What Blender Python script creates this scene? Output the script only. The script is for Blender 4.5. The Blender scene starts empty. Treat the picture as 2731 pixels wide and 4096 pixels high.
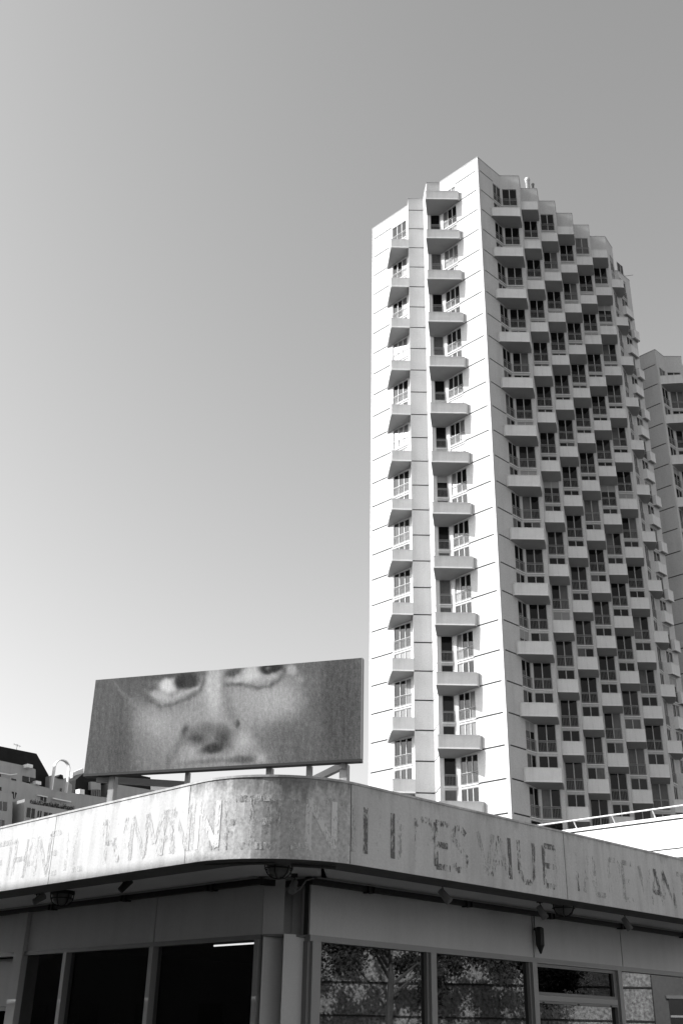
import bpy, math, random
from mathutils import Vector, Matrix
random.seed(7)
S = bpy.context.scene
R = math.radians
# ------------------------------------------------------------------ camera
cam_d = bpy.data.cameras.new('camera'); cam = bpy.data.objects.new('camera', cam_d)
S.collection.objects.link(cam); S.camera = cam
cam_d.sensor_fit = 'VERTICAL'; cam_d.sensor_height = 36; cam_d.lens = 36.92
cam_d.clip_start = 0.1; cam_d.clip_end = 3000
cam.matrix_world = Matrix.Translation((0, 0, 1.6)) @ Matrix.Rotation(R(90+26.5), 4, 'X') @ Matrix.Rotation(R(1.2), 4, 'Z')
# ------------------------------------------------------------------ light
SUN = Vector((-0.8608, -0.0237, 0.5084)).normalized()
sd = bpy.data.lights.new('sun', 'SUN'); sd.energy = 4.6; sd.angle = R(0.53); sd.color = (1, 1, 1)
so = bpy.data.objects.new('sun', sd); S.collection.objects.link(so)
so.rotation_mode = 'QUATERNION'; so.rotation_quaternion = SUN.to_track_quat('Z', 'Y')
so.location = (-60, 0, 60)
W = bpy.data.worlds.new('World'); S.world = W; W.use_nodes = True
nt = W.node_tree; nt.nodes.clear()
sky = nt.nodes.new('ShaderNodeTexSky'); sky.sky_type = 'NISHITA'; sky.sun_disc = False
sky.sun_elevation = math.asin(SUN.z); sky.sun_rotation = math.atan2(SUN.x, SUN.y)
sky.dust_density = 2.0; sky.air_density = 1.0; sky.altitude = 50
bw = nt.nodes.new('ShaderNodeRGBToBW'); bg = nt.nodes.new('ShaderNodeBackground'); bg.inputs[1].default_value = 0.10
wo = nt.nodes.new('ShaderNodeOutputWorld')
nt.links.new(sky.outputs[0], bw.inputs[0]); pw = nt.nodes.new('ShaderNodeMath'); pw.operation = 'POWER'; pw.inputs[1].default_value = 1.0; nt.links.new(bw.outputs[0], pw.inputs[0])
ml = nt.nodes.new('ShaderNodeMath'); ml.operation = 'MULTIPLY'; ml.inputs[1].default_value = 1.97; nt.links.new(pw.outputs[0], ml.inputs[0]); nt.links.new(ml.outputs[0], bg.inputs[0]); nt.links.new(bg.outputs[0], wo.inputs[0])
S.view_settings.view_transform = 'Standard'; S.view_settings.look = 'None'
S.view_settings.exposure = 0.55; S.view_settings.gamma = 1
S.render.engine = 'CYCLES'

# ------------------------------------------------------------------ materials
MATS = {}
def mat(name, v, rough=0.85, spec=0.35, var=0.0, scale=1.0, streak=0.0, bump=0.0, metal=0.0, speck=0.0):
    m = bpy.data.materials.new(name); m.use_nodes = True; t = m.node_tree
    b = t.nodes['Principled BSDF']; b.inputs['Roughness'].default_value = rough
    b.inputs['Specular IOR Level'].default_value = spec; b.inputs['Metallic'].default_value = metal
    b.inputs['Base Color'].default_value = (v, v, v, 1)
    if var or streak or speck:
        tc = t.nodes.new('ShaderNodeTexCoord'); last = None
        def mul(a, bb):
            n = t.nodes.new('ShaderNodeMath'); n.operation = 'MULTIPLY'
            t.links.new(a, n.inputs[0]); t.links.new(bb, n.inputs[1]); return n.outputs[0]
        def layer(sc, amt, map_scale=(1, 1, 1), detail=6, lo=0.35, hi=0.7):
            mp = t.nodes.new('ShaderNodeMapping'); mp.inputs['Scale'].default_value = map_scale
            nz = t.nodes.new('ShaderNodeTexNoise'); nz.inputs['Scale'].default_value = sc; nz.inputs['Detail'].default_value = detail
            nz.inputs['Roughness'].default_value = 0.65
            mr = t.nodes.new('ShaderNodeMapRange'); mr.inputs[1].default_value = lo; mr.inputs[2].default_value = hi
            mr.inputs[3].default_value = 1+amt*0.25; mr.inputs[4].default_value = 1-amt
            t.links.new(tc.outputs['Object'], mp.inputs[0]); t.links.new(mp.outputs[0], nz.inputs[0]); t.links.new(nz.outputs[0], mr.inputs[0])
            return mr.outputs[0]
        outs = []
        if var: outs.append(layer(0.5*scale, var))
        if speck: outs.append(layer(26*scale, speck, detail=3, lo=0.3, hi=0.7))
        if streak: outs.append(layer(3.2*scale, streak, (1, 1, 0.10), 5, 0.45, 0.75))
        o = outs[0]
        for k in outs[1:]: o = mul(o, k)
        vn = t.nodes.new('ShaderNodeValue'); vn.outputs[0].default_value = v
        t.links.new(mul(o, vn.outputs[0]), b.inputs['Base Color'])
    if bump:
        tc2 = t.nodes.new('ShaderNodeTexCoord'); nz = t.nodes.new('ShaderNodeTexNoise'); nz.inputs['Scale'].default_value = 18*scale; nz.inputs['Detail'].default_value = 6
        bp = t.nodes.new('ShaderNodeBump'); bp.inputs['Strength'].default_value = bump; bp.inputs['Distance'].default_value = 0.03
        t.links.new(tc2.outputs['Object'], nz.inputs[0]); t.links.new(nz.outputs[0], bp.inputs['Height']); t.links.new(bp.outputs[0], b.inputs['Normal'])
    MATS[name] = m; return m
mat('tower_concrete', 0.60, 0.85, 0.25, var=0.09, scale=0.35, streak=0.09, speck=0.16)
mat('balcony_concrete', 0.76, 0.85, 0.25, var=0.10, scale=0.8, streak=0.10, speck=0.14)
mat('shade_toned_concrete', 0.36, 0.9, 0.2, var=0.12, scale=1.0, speck=0.10)  # balcony slabs, colour darkened to deepen the shade on their undersides
mat('joint', 0.06, 0.9, 0.1)
mat('coping', 0.42, 0.7)
mat('frame_paint', 0.42, 0.5)
mat('frame_grey', 0.22, 0.45)
mat('rail_metal', 0.26, 0.45)
mat('curtain', 0.10, 0.35, 0.4, var=0.35, scale=2.5, streak=0.3)
mat('shutter', 0.30, 0.5, var=0.05)
mat('fascia_paint', 0.60, 0.75, 0.3, var=0.12, scale=1.4, streak=0.20, speck=0.12, bump=0.1)
mat('fascia_worn', 0.66, 0.85, 0.25, var=0.16, scale=0.8, streak=0.25, speck=0.34, bump=0.12)
def grime_top(name, z0, z1, amt):
    # ragged dirt that has settled along the top edge of the canopy band
    m = MATS[name]; t = m.node_tree; b = t.nodes['Principled BSDF']; src = b.inputs['Base Color'].links[0].from_socket
    tc = t.nodes.new('ShaderNodeTexCoord'); sp = t.nodes.new('ShaderNodeSeparateXYZ'); t.links.new(tc.outputs['Object'], sp.inputs[0])
    mp = t.nodes.new('ShaderNodeMapping'); mp.inputs['Scale'].default_value = (1, 1, 0.25); nz = t.nodes.new('ShaderNodeTexNoise'); nz.inputs['Scale'].default_value = 5; nz.inputs['Detail'].default_value = 8; nz.inputs['Roughness'].default_value = 0.7
    t.links.new(tc.outputs['Object'], mp.inputs[0]); t.links.new(mp.outputs[0], nz.inputs[0])
    zr = t.nodes.new('ShaderNodeMapRange'); zr.inputs[1].default_value = z0; zr.inputs[2].default_value = z1; zr.inputs[3].default_value = 0.30; zr.inputs[4].default_value = 0.66
    t.links.new(sp.outputs[2], zr.inputs[0]); sb = t.nodes.new('ShaderNodeMath'); sb.operation = 'SUBTRACT'; t.links.new(zr.outputs[0], sb.inputs[0]); t.links.new(nz.outputs[0], sb.inputs[1])
    mr = t.nodes.new('ShaderNodeMapRange'); mr.inputs[1].default_value = -0.06; mr.inputs[2].default_value = 0.10; mr.inputs[3].default_value = 1.0; mr.inputs[4].default_value = 1-amt
    t.links.new(sb.outputs[0], mr.inputs[0]); ml_ = t.nodes.new('ShaderNodeVectorMath'); ml_.operation = 'SCALE'; t.links.new(src, ml_.inputs[0]); t.links.new(mr.outputs[0], ml_.inputs['Scale']); t.links.new(ml_.outputs[0], b.inputs['Base Color'])
grime_top('fascia_worn', 4.25, 4.68, 0.5)
grime_top('fascia_paint', 4.45, 4.74, 0.25)
mat('soffit_paint', 0.82, 0.8, var=0.12, scale=1.4, speck=0.06)
mat('lip_metal', 0.17, 0.7, var=0.2, scale=2, streak=0.2)
mat('panel_paint', 0.58, 0.6, 0.4, var=0.10, scale=1.0, streak=0.06, speck=0.05)
mat('dark_steel', 0.02, 0.5)
mat('aluminium', 0.30, 0.4, 0.5, var=0.06, scale=2)
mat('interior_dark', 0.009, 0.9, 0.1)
mat('asphalt', 0.06, 0.9, 0.2, var=0.2, scale=0.4, speck=0.25)
mat('paving', 0.22, 0.9, 0.2, var=0.2, scale=0.4, speck=0.15)
mat('kerb_stone', 0.33, 0.9, var=0.1)
mat('roof_gravel', 0.28, 0.95, var=0.2, speck=0.2)
mat('slate', 0.014, 0.75, 0.15, var=0.3, scale=2)
mat('house_render', 0.35, 0.9, 0.2, var=0.12, scale=0.5, streak=0.12, speck=0.06)
mat('house_white', 0.75, 0.85, var=0.08, streak=0.05)
mat('window_dark', 0.012, 0.12, 0.5)
mat('white_enamel', 0.66, 0.6, var=0.05, streak=0.04)
mat('foliage', 0.055, 0.8, 0.2, var=0.4, scale=4)
mat('bark', 0.09, 0.95, var=0.3, scale=4, bump=0.6)
mat('stone_wall', 0.44, 0.95, 0.15, var=0.35, scale=0.3, speck=0.75, streak=0.3, bump=1.0)
mat('dull_render', 0.17, 0.95, 0.1, var=0.2, speck=0.2, scale=0.3)
mat('lamp_glass', 0.16, 0.3, 0.5)
mat('post_paint', 0.40, 0.6, var=0.15, scale=3, streak=0.2)
def glass(name, base, rough=0.02, spec=0.5):
    m = mat(name, base, rough, spec); return m
glass('pane_glass', 0.004, 0.015, 0.28)
glass('pane_dim', 0.012, 0.02, 0.35)
def shop_glass(name, refl, tint):
    m = bpy.data.materials.new(name); m.use_nodes = True; t = m.node_tree; t.nodes.clear()
    o = t.nodes.new('ShaderNodeOutputMaterial'); mx = t.nodes.new('ShaderNodeMixShader')
    tr = t.nodes.new('ShaderNodeBsdfTransparent'); tr.inputs[0].default_value = (tint, tint, tint, 1)
    gl = t.nodes.new('ShaderNodeBsdfGlossy'); gl.inputs['Roughness'].default_value = 0.01
    gl.inputs[0].default_value = (0.9, 0.9, 0.9, 1)
    mx.inputs[0].default_value = refl
    t.links.new(tr.outputs[0], mx.inputs[1]); t.links.new(gl.outputs[0], mx.inputs[2]); t.links.new(mx.outputs[0], o.inputs[0])
    MATS[name] = m
shop_glass('shop_glass', 0.03, 0.4)
shop_glass('coated_glass', 0.22, 0.15)
m = mat('tube_light', 0.9); b = m.node_tree.nodes['Principled BSDF']; b.inputs['Emission Color'].default_value = (1, 1, 1, 1); b.inputs['Emission Strength'].default_value = 1.5

# ------------------------------------------------------------------ mesh helpers
class MB:
    def __init__(s): s.v = []; s.f = []; s.m = []; s.names = []
    def mi(s, name):
        if name not in s.names: s.names.append(name)
        return s.names.index(name)
    def face(s, pts, mn):
        i = len(s.v); s.v += [tuple(p) for p in pts]; s.f.append(tuple(range(i, i+len(pts)))); s.m.append(s.mi(mn))
    def hexa(s, b, t, mn):           # bottom ring, top ring (any n)
        n = len(b); i = len(s.v); s.v += [tuple(p) for p in b]+[tuple(p) for p in t]; k = s.mi(mn)
        s.f.append(tuple(range(i+n-1, i-1, -1))); s.m.append(k); s.f.append(tuple(range(i+n, i+2*n))); s.m.append(k)
        for a in range(n):
            c = (a+1) % n; s.f.append((i+a, i+c, i+n+c, i+n+a)); s.m.append(k)
    def prism(s, poly, z0, z1, mn): s.hexa([(x, y, z0) for x, y in poly], [(x, y, z1) for x, y in poly], mn)
    def box(s, c, h, mn, ax=(1, 0), up=None):      # centre, half sizes, x axis in plan
        ax = Vector((ax[0], ax[1], 0)).normalized(); ay = Vector((-ax.y, ax.x, 0)); c = Vector(c)
        p = [c+ax*(sx*h[0])+ay*(sy*h[1]) for sx, sy in ((-1, -1), (1, -1), (1, 1), (-1, 1))]
        s.hexa([q-Vector((0, 0, h[2])) for q in p], [q+Vector((0, 0, h[2])) for q in p], mn)
    def bar(s, a, b, w, h, mn):       # rectangular bar between two points
        a = Vector(a); b = Vector(b); d = (b-a).normalized(); r = d.cross(Vector((0, 0, 1)))
        if r.length < 1e-3: r = Vector((1, 0, 0))
        r.normalize(); u = r.cross(d)
        q = lambda p: [p+r*(w/2*i)+u*(h/2*j) for i, j in ((-1, -1), (1, -1), (1, 1), (-1, 1))]
        s.hexa(q(a), q(b), mn)
    def tube(s, pts, rad, mn, n=8, caps=True):
        pts = [Vector(p) for p in pts]; rads = rad if isinstance(rad, (list, tuple)) else [rad]*len(pts)
        k = s.mi(mn); base = len(s.v)
        for i, p in enumerate(pts):
            d = (pts[min(i+1, len(pts)-1)]-pts[max(i-1, 0)]).normalized()
            r = d.cross(Vector((0, 0, 1)));
            if r.length < 1e-3: r = Vector((1, 0, 0))
            r.normalize(); u = r.cross(d)
            for j in range(n):
                a = 2*math.pi*j/n; s.v.append(tuple(p+(r*math.cos(a)+u*math.sin(a))*rads[i]))
        for i in range(len(pts)-1):
            for j in range(n):
                c = (j+1) % n; s.f.append((base+i*n+j, base+i*n+c, base+(i+1)*n+c, base+(i+1)*n+j)); s.m.append(k)
        if caps:
            s.f.append(tuple(base+j for j in range(n))); s.m.append(k); s.f.append(tuple(base+(len(pts)-1)*n+j for j in range(n))); s.m.append(k)
    def lathe(s, c, prof, mn, n=20, M=None):
        base = len(s.v); k = s.mi(mn); c = Vector(c)
        for r, z in prof:
            for j in range(n):
                a = 2*math.pi*j/n; p = Vector((r*math.cos(a), r*math.sin(a), z))
                s.v.append(tuple(c+(M @ p if M else p)))
        for i in range(len(prof)-1):
            for j in range(n):
                q = (j+1) % n; s.f.append((base+i*n+j, base+i*n+q, base+(i+1)*n+q, base+(i+1)*n+j)); s.m.append(k)
    def add(s, o, M):
        i = len(s.v); s.v += [tuple(M @ Vector(p)) for p in o.v]
        for f, k in zip(o.f, o.m): s.f.append(tuple(a+i for a in f)); s.m.append(s.mi(o.names[k]))
    def mesh(s, name, off=(0, 0, 0)):
        me = bpy.data.meshes.new(name)
        me.from_pydata([(x-off[0], y-off[1], z-off[2]) for x, y, z in s.v], [], s.f)
        for n in s.names: me.materials.append(MATS[n])
        me.polygons.foreach_set('material_index', s.m); me.update(); return me
def link(o): S.collection.objects.link(o)
def thing(name, label, cat, loc, group=None):
    o = bpy.data.objects.new(name, None); link(o); o.location = loc; o.empty_display_size = 0.5
    o['label'] = label; o['category'] = cat
    if group: o['group'] = group
    return o
def root_off(p):
    off = Vector((0, 0, 0))
    while p is not None: off = off+p.location; p = p.parent
    return off
def part(name, mb, parent, label=None, stuff=False):
    o = bpy.data.objects.new(name, mb.mesh(name, root_off(parent))); link(o); o.parent = parent
    if label: o['label'] = label
    if stuff: o['kind'] = 'stuff'
    return o
def single(name, mb, label=None, cat=None, group=None, kind=None, off=(0, 0, 0)):
    o = bpy.data.objects.new(name, mb.mesh(name, off)); link(o); o.location = off
    if label: o['label'] = label
    if cat: o['category'] = cat
    if group: o['group'] = group
    if kind: o['kind'] = kind
    return o
def smooth(o):
    for p in o.data.polygons: p.use_smooth = True
def u2(a): return Vector((math.sin(R(a)), math.cos(R(a))))
eL, eR, eX, uS = u2(-43.9), u2(46.1), u2(91.1), u2(16.0)
V2 = lambda x, y: Vector((x, y))
def on_az(P, d, a):                   # distance along a plan line where it meets a bearing
    r = u2(a); det = d.x*(-r.y)+r.x*d.y; return (-P.x*(-r.y)+(-P.y)*r.x)/det if False else ((r.x*P.y-r.y*P.x)/(r.y*d.x-r.x*d.y))
def out_normal(P, Q):                 # plan normal facing the camera side
    d = (Q-P).normalized(); n = V2(d.y, -d.x)
    return n if n.dot((P+Q)*0.5) < 0 else -n

# ------------------------------------------------------------------ ground and streets
mb = MB(); mb.face([(-1500, -1500, -0.134), (1500, -1500, -0.134), (1500, 1500, -0.134), (-1500, 1500, -0.134)], 'asphalt')
single('ground', mb, kind='structure')

# ------------------------------------------------------------------ tower kit
def window_protos(w, leaves, h, rail, key):
    """frame / pane / railing builders in a local frame: x along wall, y = outwards, z up"""
    fr = MB(); t = 0.05
    for z0, z1 in ((0, t), (h-t, h)): fr.box((w/2, -0.075, (z0+z1)/2), (w/2-t, 0.025, (z1-z0)/2), 'frame_paint')
    for x in (t/2, w-t/2): fr.box((x, -0.075, h/2), (t/2, 0.025, h/2), 'frame_paint')
    for i in range(1, leaves): fr.box((w*i/leaves, -0.07, h/2), (0.045, 0.03, h/2-t), 'frame_paint')
    fr.box((w/2, -0.078, 0.92), (w/2-t, 0.018, 0.025), 'frame_paint')
    fr.box((w/2, -0.015, -0.06), (w/2+0.04, 0.10, 0.05), 'balcony_concrete')
    rl = MB()
    if rail:
        rl.box((w/2, 0.045, 1.0), (w/2, 0.02, 0.025), 'rail_metal'); rl.box((w/2, 0.045, 0.08), (w/2, 0.015, 0.018), 'rail_metal')
        n = max(4, int(w/0.13))
        for i in range(n+1): rl.box((0.02+(w-0.04)*i/n, 0.045, 0.54), (0.009, 0.009, 0.45), 'rail_metal')
    panes = []
    for var in range(6):
        p = MB()
        for i in range(leaves):
            x0, x1 = w*i/leaves, w*(i+1)/leaves
            mn = 'pane_glass'
            if var == 1: mn = 'pane_dim'
            if var == 2 and i == 0: mn = 'curtain'
            if var == 3: mn = 'curtain'
            if var == 4 and i == leaves-1: mn = 'curtain'
            p.face([(x0, -0.09, 0), (x1, -0.09, 0), (x1, -0.09, h), (x0, -0.09, h)], mn)
        if var == 5: p.box((w/2, -0.075, h-0.4), (w/2-0.02, 0.01, 0.4), 'shutter')
        panes.append(p)
    return fr, panes, rl
class Strip:                          # one vertical run of windows on a wall
    def __init__(s, P, Q, t0, t1, leaves, parity, name):
        s.n = out_normal(P, Q); d = (Q-P).normalized()
        s.name = name; s.w = t1-t0; s.leaves = leaves; s.parity = parity
        # local x so that x cross z = outward(y): x = n rotated
        x = V2(s.n.y, -s.n.x)         # local X
        a, b = P+d*t0, P+d*t1
        s.o = a if (b-a).dot(x) > 0 else b
        s.x = x
    def M(s, z):
        m = Matrix.Identity(4)
        m.col[0] = (s.x.x, s.x.y, 0, 0); m.col[1] = (s.n.x, s.n.y, 0, 0); m.col[2] = (0, 0, 1, 0); m.col[3] = (s.o.x, s.o.y, z, 1)
        return m
HW = 2.50                             # window height
def wall(mb, P, Q, z0, ztop, levels, op=None, groove=None, mn='tower_concrete'):
    """vertical wall P-Q in plan; op=(t0,t1) opening on every floor; groove=(t0,t1) horizontal joints"""
    n = out_normal(P, Q); L = (Q-P).length; d = (Q-P)/L
    def pt(t, z, o=0.0): p = P+d*t+n*o; return (p.x, p.y, z)
    def quad(ta, tb, za, zb, m_=mn): mb.face([pt(ta, za), pt(tb, za), pt(tb, zb), pt(ta, zb)], m_)
    def grooved(ta, tb, za, zb):
        g0, g1 = (max(ta, groove[0]), min(tb, groove[1])) if groove else (0, -1)
        if g1-g0 < 0.1: quad(ta, tb, za, zb); return
        if g0-ta > 1e-3: quad(ta, g0, za, zb)
        if tb-g1 > 1e-3: quad(g1, tb, za, zb)
        z = za
        for lv in sorted([q for q in levels if za+0.1 < q < zb-0.1]):
            quad(g0, g1, z, lv-0.065)
            D = -0.07
            mb.face([pt(g0, lv-0.065), pt(g1, lv-0.065), pt(g1, lv-0.065, D), pt(g0, lv-0.065, D)], mn)
            mb.face([pt(g0, lv+0.065), pt(g1, lv+0.065), pt(g1, lv+0.065, D), pt(g0, lv+0.065, D)], mn)
            mb.face([pt(g0, lv-0.065, D), pt(g1, lv-0.065, D), pt(g1, lv+0.065, D), pt(g0, lv+0.065, D)], 'joint')
            z = lv+0.065
        quad(g0, g1, z, zb)
    if not op: grooved(0, L, z0, ztop); return
    t0, t1 = op
    if t0 > 0.01: grooved(0, t0, z0, ztop)
    if L-t1 > 0.01: grooved(t1, L, z0, ztop)
    lv = sorted(levels)               # each window of floor with slab level l hangs from l+... down
    z = z0
    for l in lv:                      # floor whose slab (sill) is near level l
        s0, s1 = l+0.05, l+0.05+HW
        if s1 > ztop-0.3: break
        quad(t0, t1, z, s0)
        D = -0.12
        for ta in (t0, t1): mb.face([pt(ta, s0), pt(ta, s1), pt(ta, s1, D), pt(ta, s0, D)], mn)
        mb.face([pt(t0, s1), pt(t1, s1), pt(t1, s1, D), pt(t0, s1, D)], mn)
        mb.face([pt(t0, s0), pt(t1, s0), pt(t1, s0, D), pt(t0, s0, D)], mn)
        z = s1
    quad(t0, t1, z, ztop)
def coping(mb, pts, z, side=1):
    for a, b in zip(pts[:-1], pts[1:]):
        d = (b-a).normalized(); n = V2(d.y, -d.x)*side
        p = [a-d*0.03+n*0.035, b+d*0.03+n*0.035, b+d*0.03-n*0.3, a-d*0.03-n*0.3]
        mb.prism([(q.x, q.y) for q in p], z+0.002, z+0.09, 'coping')
def balcony_mb(outer, floor, z=0.0, h=1.12):
    """outer: plan path of the parapet from wall to wall; floor: extra inner points closing the slab"""
    mb = MB(); T = 0.12
    poly = outer+floor
    c = sum(poly, V2(0, 0))/len(poly)
    y0, y1 = min(p.y for p in poly), max(p.y for p in poly); taper = 0.30 if len(floor) else 0.0
    mb.hexa([(p.x, p.y, z-taper*min(1.0, 1.15*(p.y-y0)/(y1-y0))) for p in poly], [(p.x, p.y, z+0.16) for p in poly], 'shade_toned_concrete')
    for i, (a, b) in enumerate(zip(outer[:-1], outer[1:])):
        d = (b-a).normalized(); n = V2(d.y, -d.x)
        if n.dot(c-(a+b)/2) > 0: n = -n
        ea = a+n*0.003; eb = b+n*0.003
        q = [ea, eb, eb-n*T, ea-n*T]
        mb.prism([(p.x, p.y) for p in q], z-0.02+0.001*i, z+h+0.001*i, 'balcony_concrete')
        q = [ea+n*0.045, eb+n*0.045, eb-n*0.02, ea-n*0.02]; q2 = [ea+n*0.004, eb+n*0.004, eb-n*0.02, ea-n*0.02]
        mb.hexa([(p.x, p.y, z-0.045) for p in q], [(p.x, p.y, z+0.10) for p in q2], 'balcony_concrete')
        q = [ea+n*0.02, eb+n*0.02, eb-n*(T+0.02), ea-n*(T+0.02)]
        mb.prism([(p.x, p.y) for p in q], z+h+0.003*(i+1), z+h+0.06+0.003*(i+1), 'coping' if False else 'balcony_concrete')
    return mb
def put(name, mesh, parent, M):
    o = bpy.data.objects.new(name, mesh); link(o); o.parent = parent; o.matrix_local = M; return o
def fill_tower(root, loc, strips, balcs, lev, kmin, kmax, nwin, nbal):
    """lev(k): world height of slab k (k grows downwards)"""
    T = Matrix.Translation(-Vector(loc))
    jobs = []
    for st in strips:
        for k in range(kmin+1, kmax+1):          # sill near level k, head near k-1
            open_ = (k % 2) != st.parity
            z = lev(k)+0.05
            dist = Vector((st.o.x, st.o.y, z)).length
            jobs.append((dist*(1 if open_ else 1.35)*(1/ (st.w**0.5)), st, z, open_))
    jobs.sort(key=lambda j: j[0]); cache = {}; rest = MB()
    for i, (_, st, z, op) in enumerate(jobs):
        key = (round(st.w, 2), st.leaves, op)
        if key not in cache:
            fr, panes, rl = window_protos(st.w, st.leaves, HW, op, key)
            cache[key] = [fr, panes, rl, fr.mesh('window'), [p.mesh('pane') for p in panes], rl.mesh('railing') if op else None]
        fr, panes, rl, mf, mp, mr = cache[key]
        var = random.choices(range(6), [11, 5, 1.6, 0.8, 1.8, 1.6])[0]
        if st.name == 'sunny': var = random.choices(range(6), [3, 2, 2, 3, 2, 0.5])[0]
        M = T @ st.M(z)
        if i < nwin:
            o = put('window', mf, root, M); put('pane', mp[var], o, Matrix.Identity(4))
            if op: put('railing', mr, o, Matrix.Identity(4))
        else:
            rest.add(fr, st.M(z)); rest.add(panes[var], st.M(z)); rest.add(rl, st.M(z))
    if rest.v: part('distant_window', rest, root, stuff=True)
    jobs = []
    for bi, (outer, floor, parity, k0, k1) in enumerate(balcs):
        for k in range(k0, k1+1):
            if k % 2 == parity:
                p = outer[1]; jobs.append((Vector((p.x, p.y, lev(k))).length, bi, k))
    jobs.sort(key=lambda j: j[0]); cache = {}; rest = MB()
    for i, (_, bi, k) in enumerate(jobs):
        if bi not in cache:
            b = balcony_mb(balcs[bi][0], balcs[bi][1]); p = balcs[bi][0][1]
            cache[bi] = (b, b.mesh('balcony', (p.x, p.y, 0)), p)
        b, me, p = cache[bi]
        if i < nbal: put('balcony', me, root, T @ Matrix.Translation((p.x, p.y, lev(k))))
        else: rest.add(b, Matrix.Translation((0, 0, lev(k))))
    if rest.v: part('distant_balcony', rest, root, stuff=True)

# ------------------------------------------------------------------ main tower
EYE = 1.6
lev1 = lambda k: EYE+33.377-2.8037*k
HT = EYE+88.4; Z0 = -0.1
E0 = V2(14.376, 87.5); tower = thing('apartment_tower', 'tall white stepped apartment tower with a sunlit blank corner panel, nearest of the two towers', 'apartment tower', (E0.x, E0.y, 0), 'residential towers')
levels1 = [lev1(k) for k in range(-19, 9)]
P1 = E0+eL*5.6; P2 = V2(8.99, P1.y+0.03); P3 = V2(8.83, 94.2); P4 = V2(7.04, 94.2); P5 = V2(7.07, 95.4)
P6 = P5+eL*5.80
wm = MB(); path_left = [E0, P1, P2, P3, P4, P5, P6]; strips = []; balcs = []
wall(wm, E0, P1, Z0, HT, levels1, (3.305, 5.2), (0.36, 3.23)); strips.append(Strip(E0, P1, 3.305, 5.2, 3, 0, 'sunny'))
wall(wm, P1, P2, Z0, HT, levels1, (0.07, 1.13)); strips.append(Strip(P1, P2, 0.07, 1.13, 1, 0, 'x'))
wall(wm, P2, P3, Z0, HT, levels1, None, (0.05, 2.6))
wall(wm, P3, P4, Z0, HT, levels1, None, (0.05, 1.75))
wall(wm, P4, P5, Z0, HT, levels1)
wall(wm, P5, P6, Z0, HT, levels1, (0.28, 2.43), (2.62, 5.5)); strips.append(Strip(P5, P6, 0.28, 2.43, 3, 1, 'sunny'))
C = E0+eR*3.97
wall(wm, E0, C, Z0, HT, levels1, (2.60, 3.95), (0.30, 2.60)); strips.append(Strip(E0, C, 2.60, 3.95, 2, 1, 'side'))
W1 = C+eX*2.17
wall(wm, C, W1, Z0, HT, levels1, (0.18, 1.80)); strips.append(Strip(C, W1, 0.18, 1.80, 2, 1, 'x'))
path_right = [E0, C, W1]
Bp = E0+eR*1.95
balcs.append(([P2, V2(8.64, 89.28), V2(12.2, 89.25), V2(12.44, 89.49)], [E0+eL*5.55], 0, -18, 8))
balcs.append(([V2(7.04, 94.2), V2(5.04, 94.16), V2(4.76, 97.75)], [V2(7.07, 95.38)], 1, -17, 8))
balcs.append(([Bp, V2(15.9, 88.66), V2(18.93, 88.65), W1], [C], 1, -17, 7))
Wp = W1
for c in range(2, 7):
    A = Wp+uS*2.08; Wn = A+eX*1.86
    wall(wm, Wp, A, Z0, HT, levels1)
    wall(wm, A, Wn, Z0, HT, levels1, (0.05, 1.58)); strips.append(Strip(A, Wn, 0.05, 1.58, 2, (0 if c % 2 == 0 else 1), 'x'))
    balcs.append(([A-uS*1.62+eX*0.01, Wn-uS*1.62, Wn], [A], (0 if c % 2 == 0 else 1), (-18 if c % 2 == 0 else -17), 7))
    path_right += [A, Wn]; Wp = Wn
D7 = V2(Wp.x+1.38, Wp.y+2.05)
l7 = (D7-Wp).length
wall(wm, Wp, D7, Z0, HT, levels1, (1.0, 2.15)); strips.append(Strip(Wp, D7, 1.0, 2.15, 2, 1, 'side'))
HW_ = EYE+84.8
E7 = D7+eX*0.36; wall(wm, D7, E7, Z0, HW_, levels1)
F7 = E7+eR*2.6
wall(wm, E7, F7, Z0, HW_, levels1, (0.12, 1.45)); strips.append(Strip(E7, F7, 0.12, 1.45, 2, 0, 'side'))
path_right += [D7]
balcs.append(([Wp+V2(0.25, 0.42), V2(33.30, 100.52), V2(33.55, 101.7), E7+V2(0.12, 0.12)], [E7, D7], 1, -17, 7))
nR2 = out_normal(E7, F7)
balcs.append(([E7+eR*0.05, E7+eR*0.15+nR2*0.42, E7+eR*1.75+nR2*0.42, E7+eR*1.85], [], 0, -16, 7))
balcs.append(([E7+eR*1.35, E7+eR*1.4+nR2*0.42, E7+eR*2.5+nR2*0.42, E7+eR*2.58], [], 1, -15, 7))
B1_ = F7+eL*16.5; N1 = D7+eL*5
back = [N1, B1_, V2(9, 112), P6]
for a, b in zip([D7]+back[:-1], back): wall(wm, a, b, HW_-1 if a is D7 or a is N1 else Z0, HT, levels1)
wall(wm, F7, B1_, Z0, HW_, levels1)
wm.face([(p.x, p.y, HW_-0.4) for p in (D7, E7, F7, B1_, N1)], 'roof_gravel')
roofpoly = [E0, P1, P2, P3, P4, P5, P6]+back[::-1][1:]+path_right[::-1][:-1]
wm.face([(p.x, p.y, HT-0.5) for p in roofpoly], 'roof_gravel')
part('wall', wm, tower)
cm = MB(); coping(cm, path_left, HT, -1); coping(cm, path_right, HT); coping(cm, [D7+V2(0, 0.001), E7, F7], HW_)
part('coping', cm, tower)
vm = MB(); vb = (21.05, 93.1)
vm.lathe((vb[0], vb[1], HT-0.5), [(0.0, 0), (0.25, 0), (0.25, 2.5), (0.31, 2.52), (0.31, 2.9), (0.2, 3.0), (0.0, 3.02)], 'white_enamel')
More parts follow.
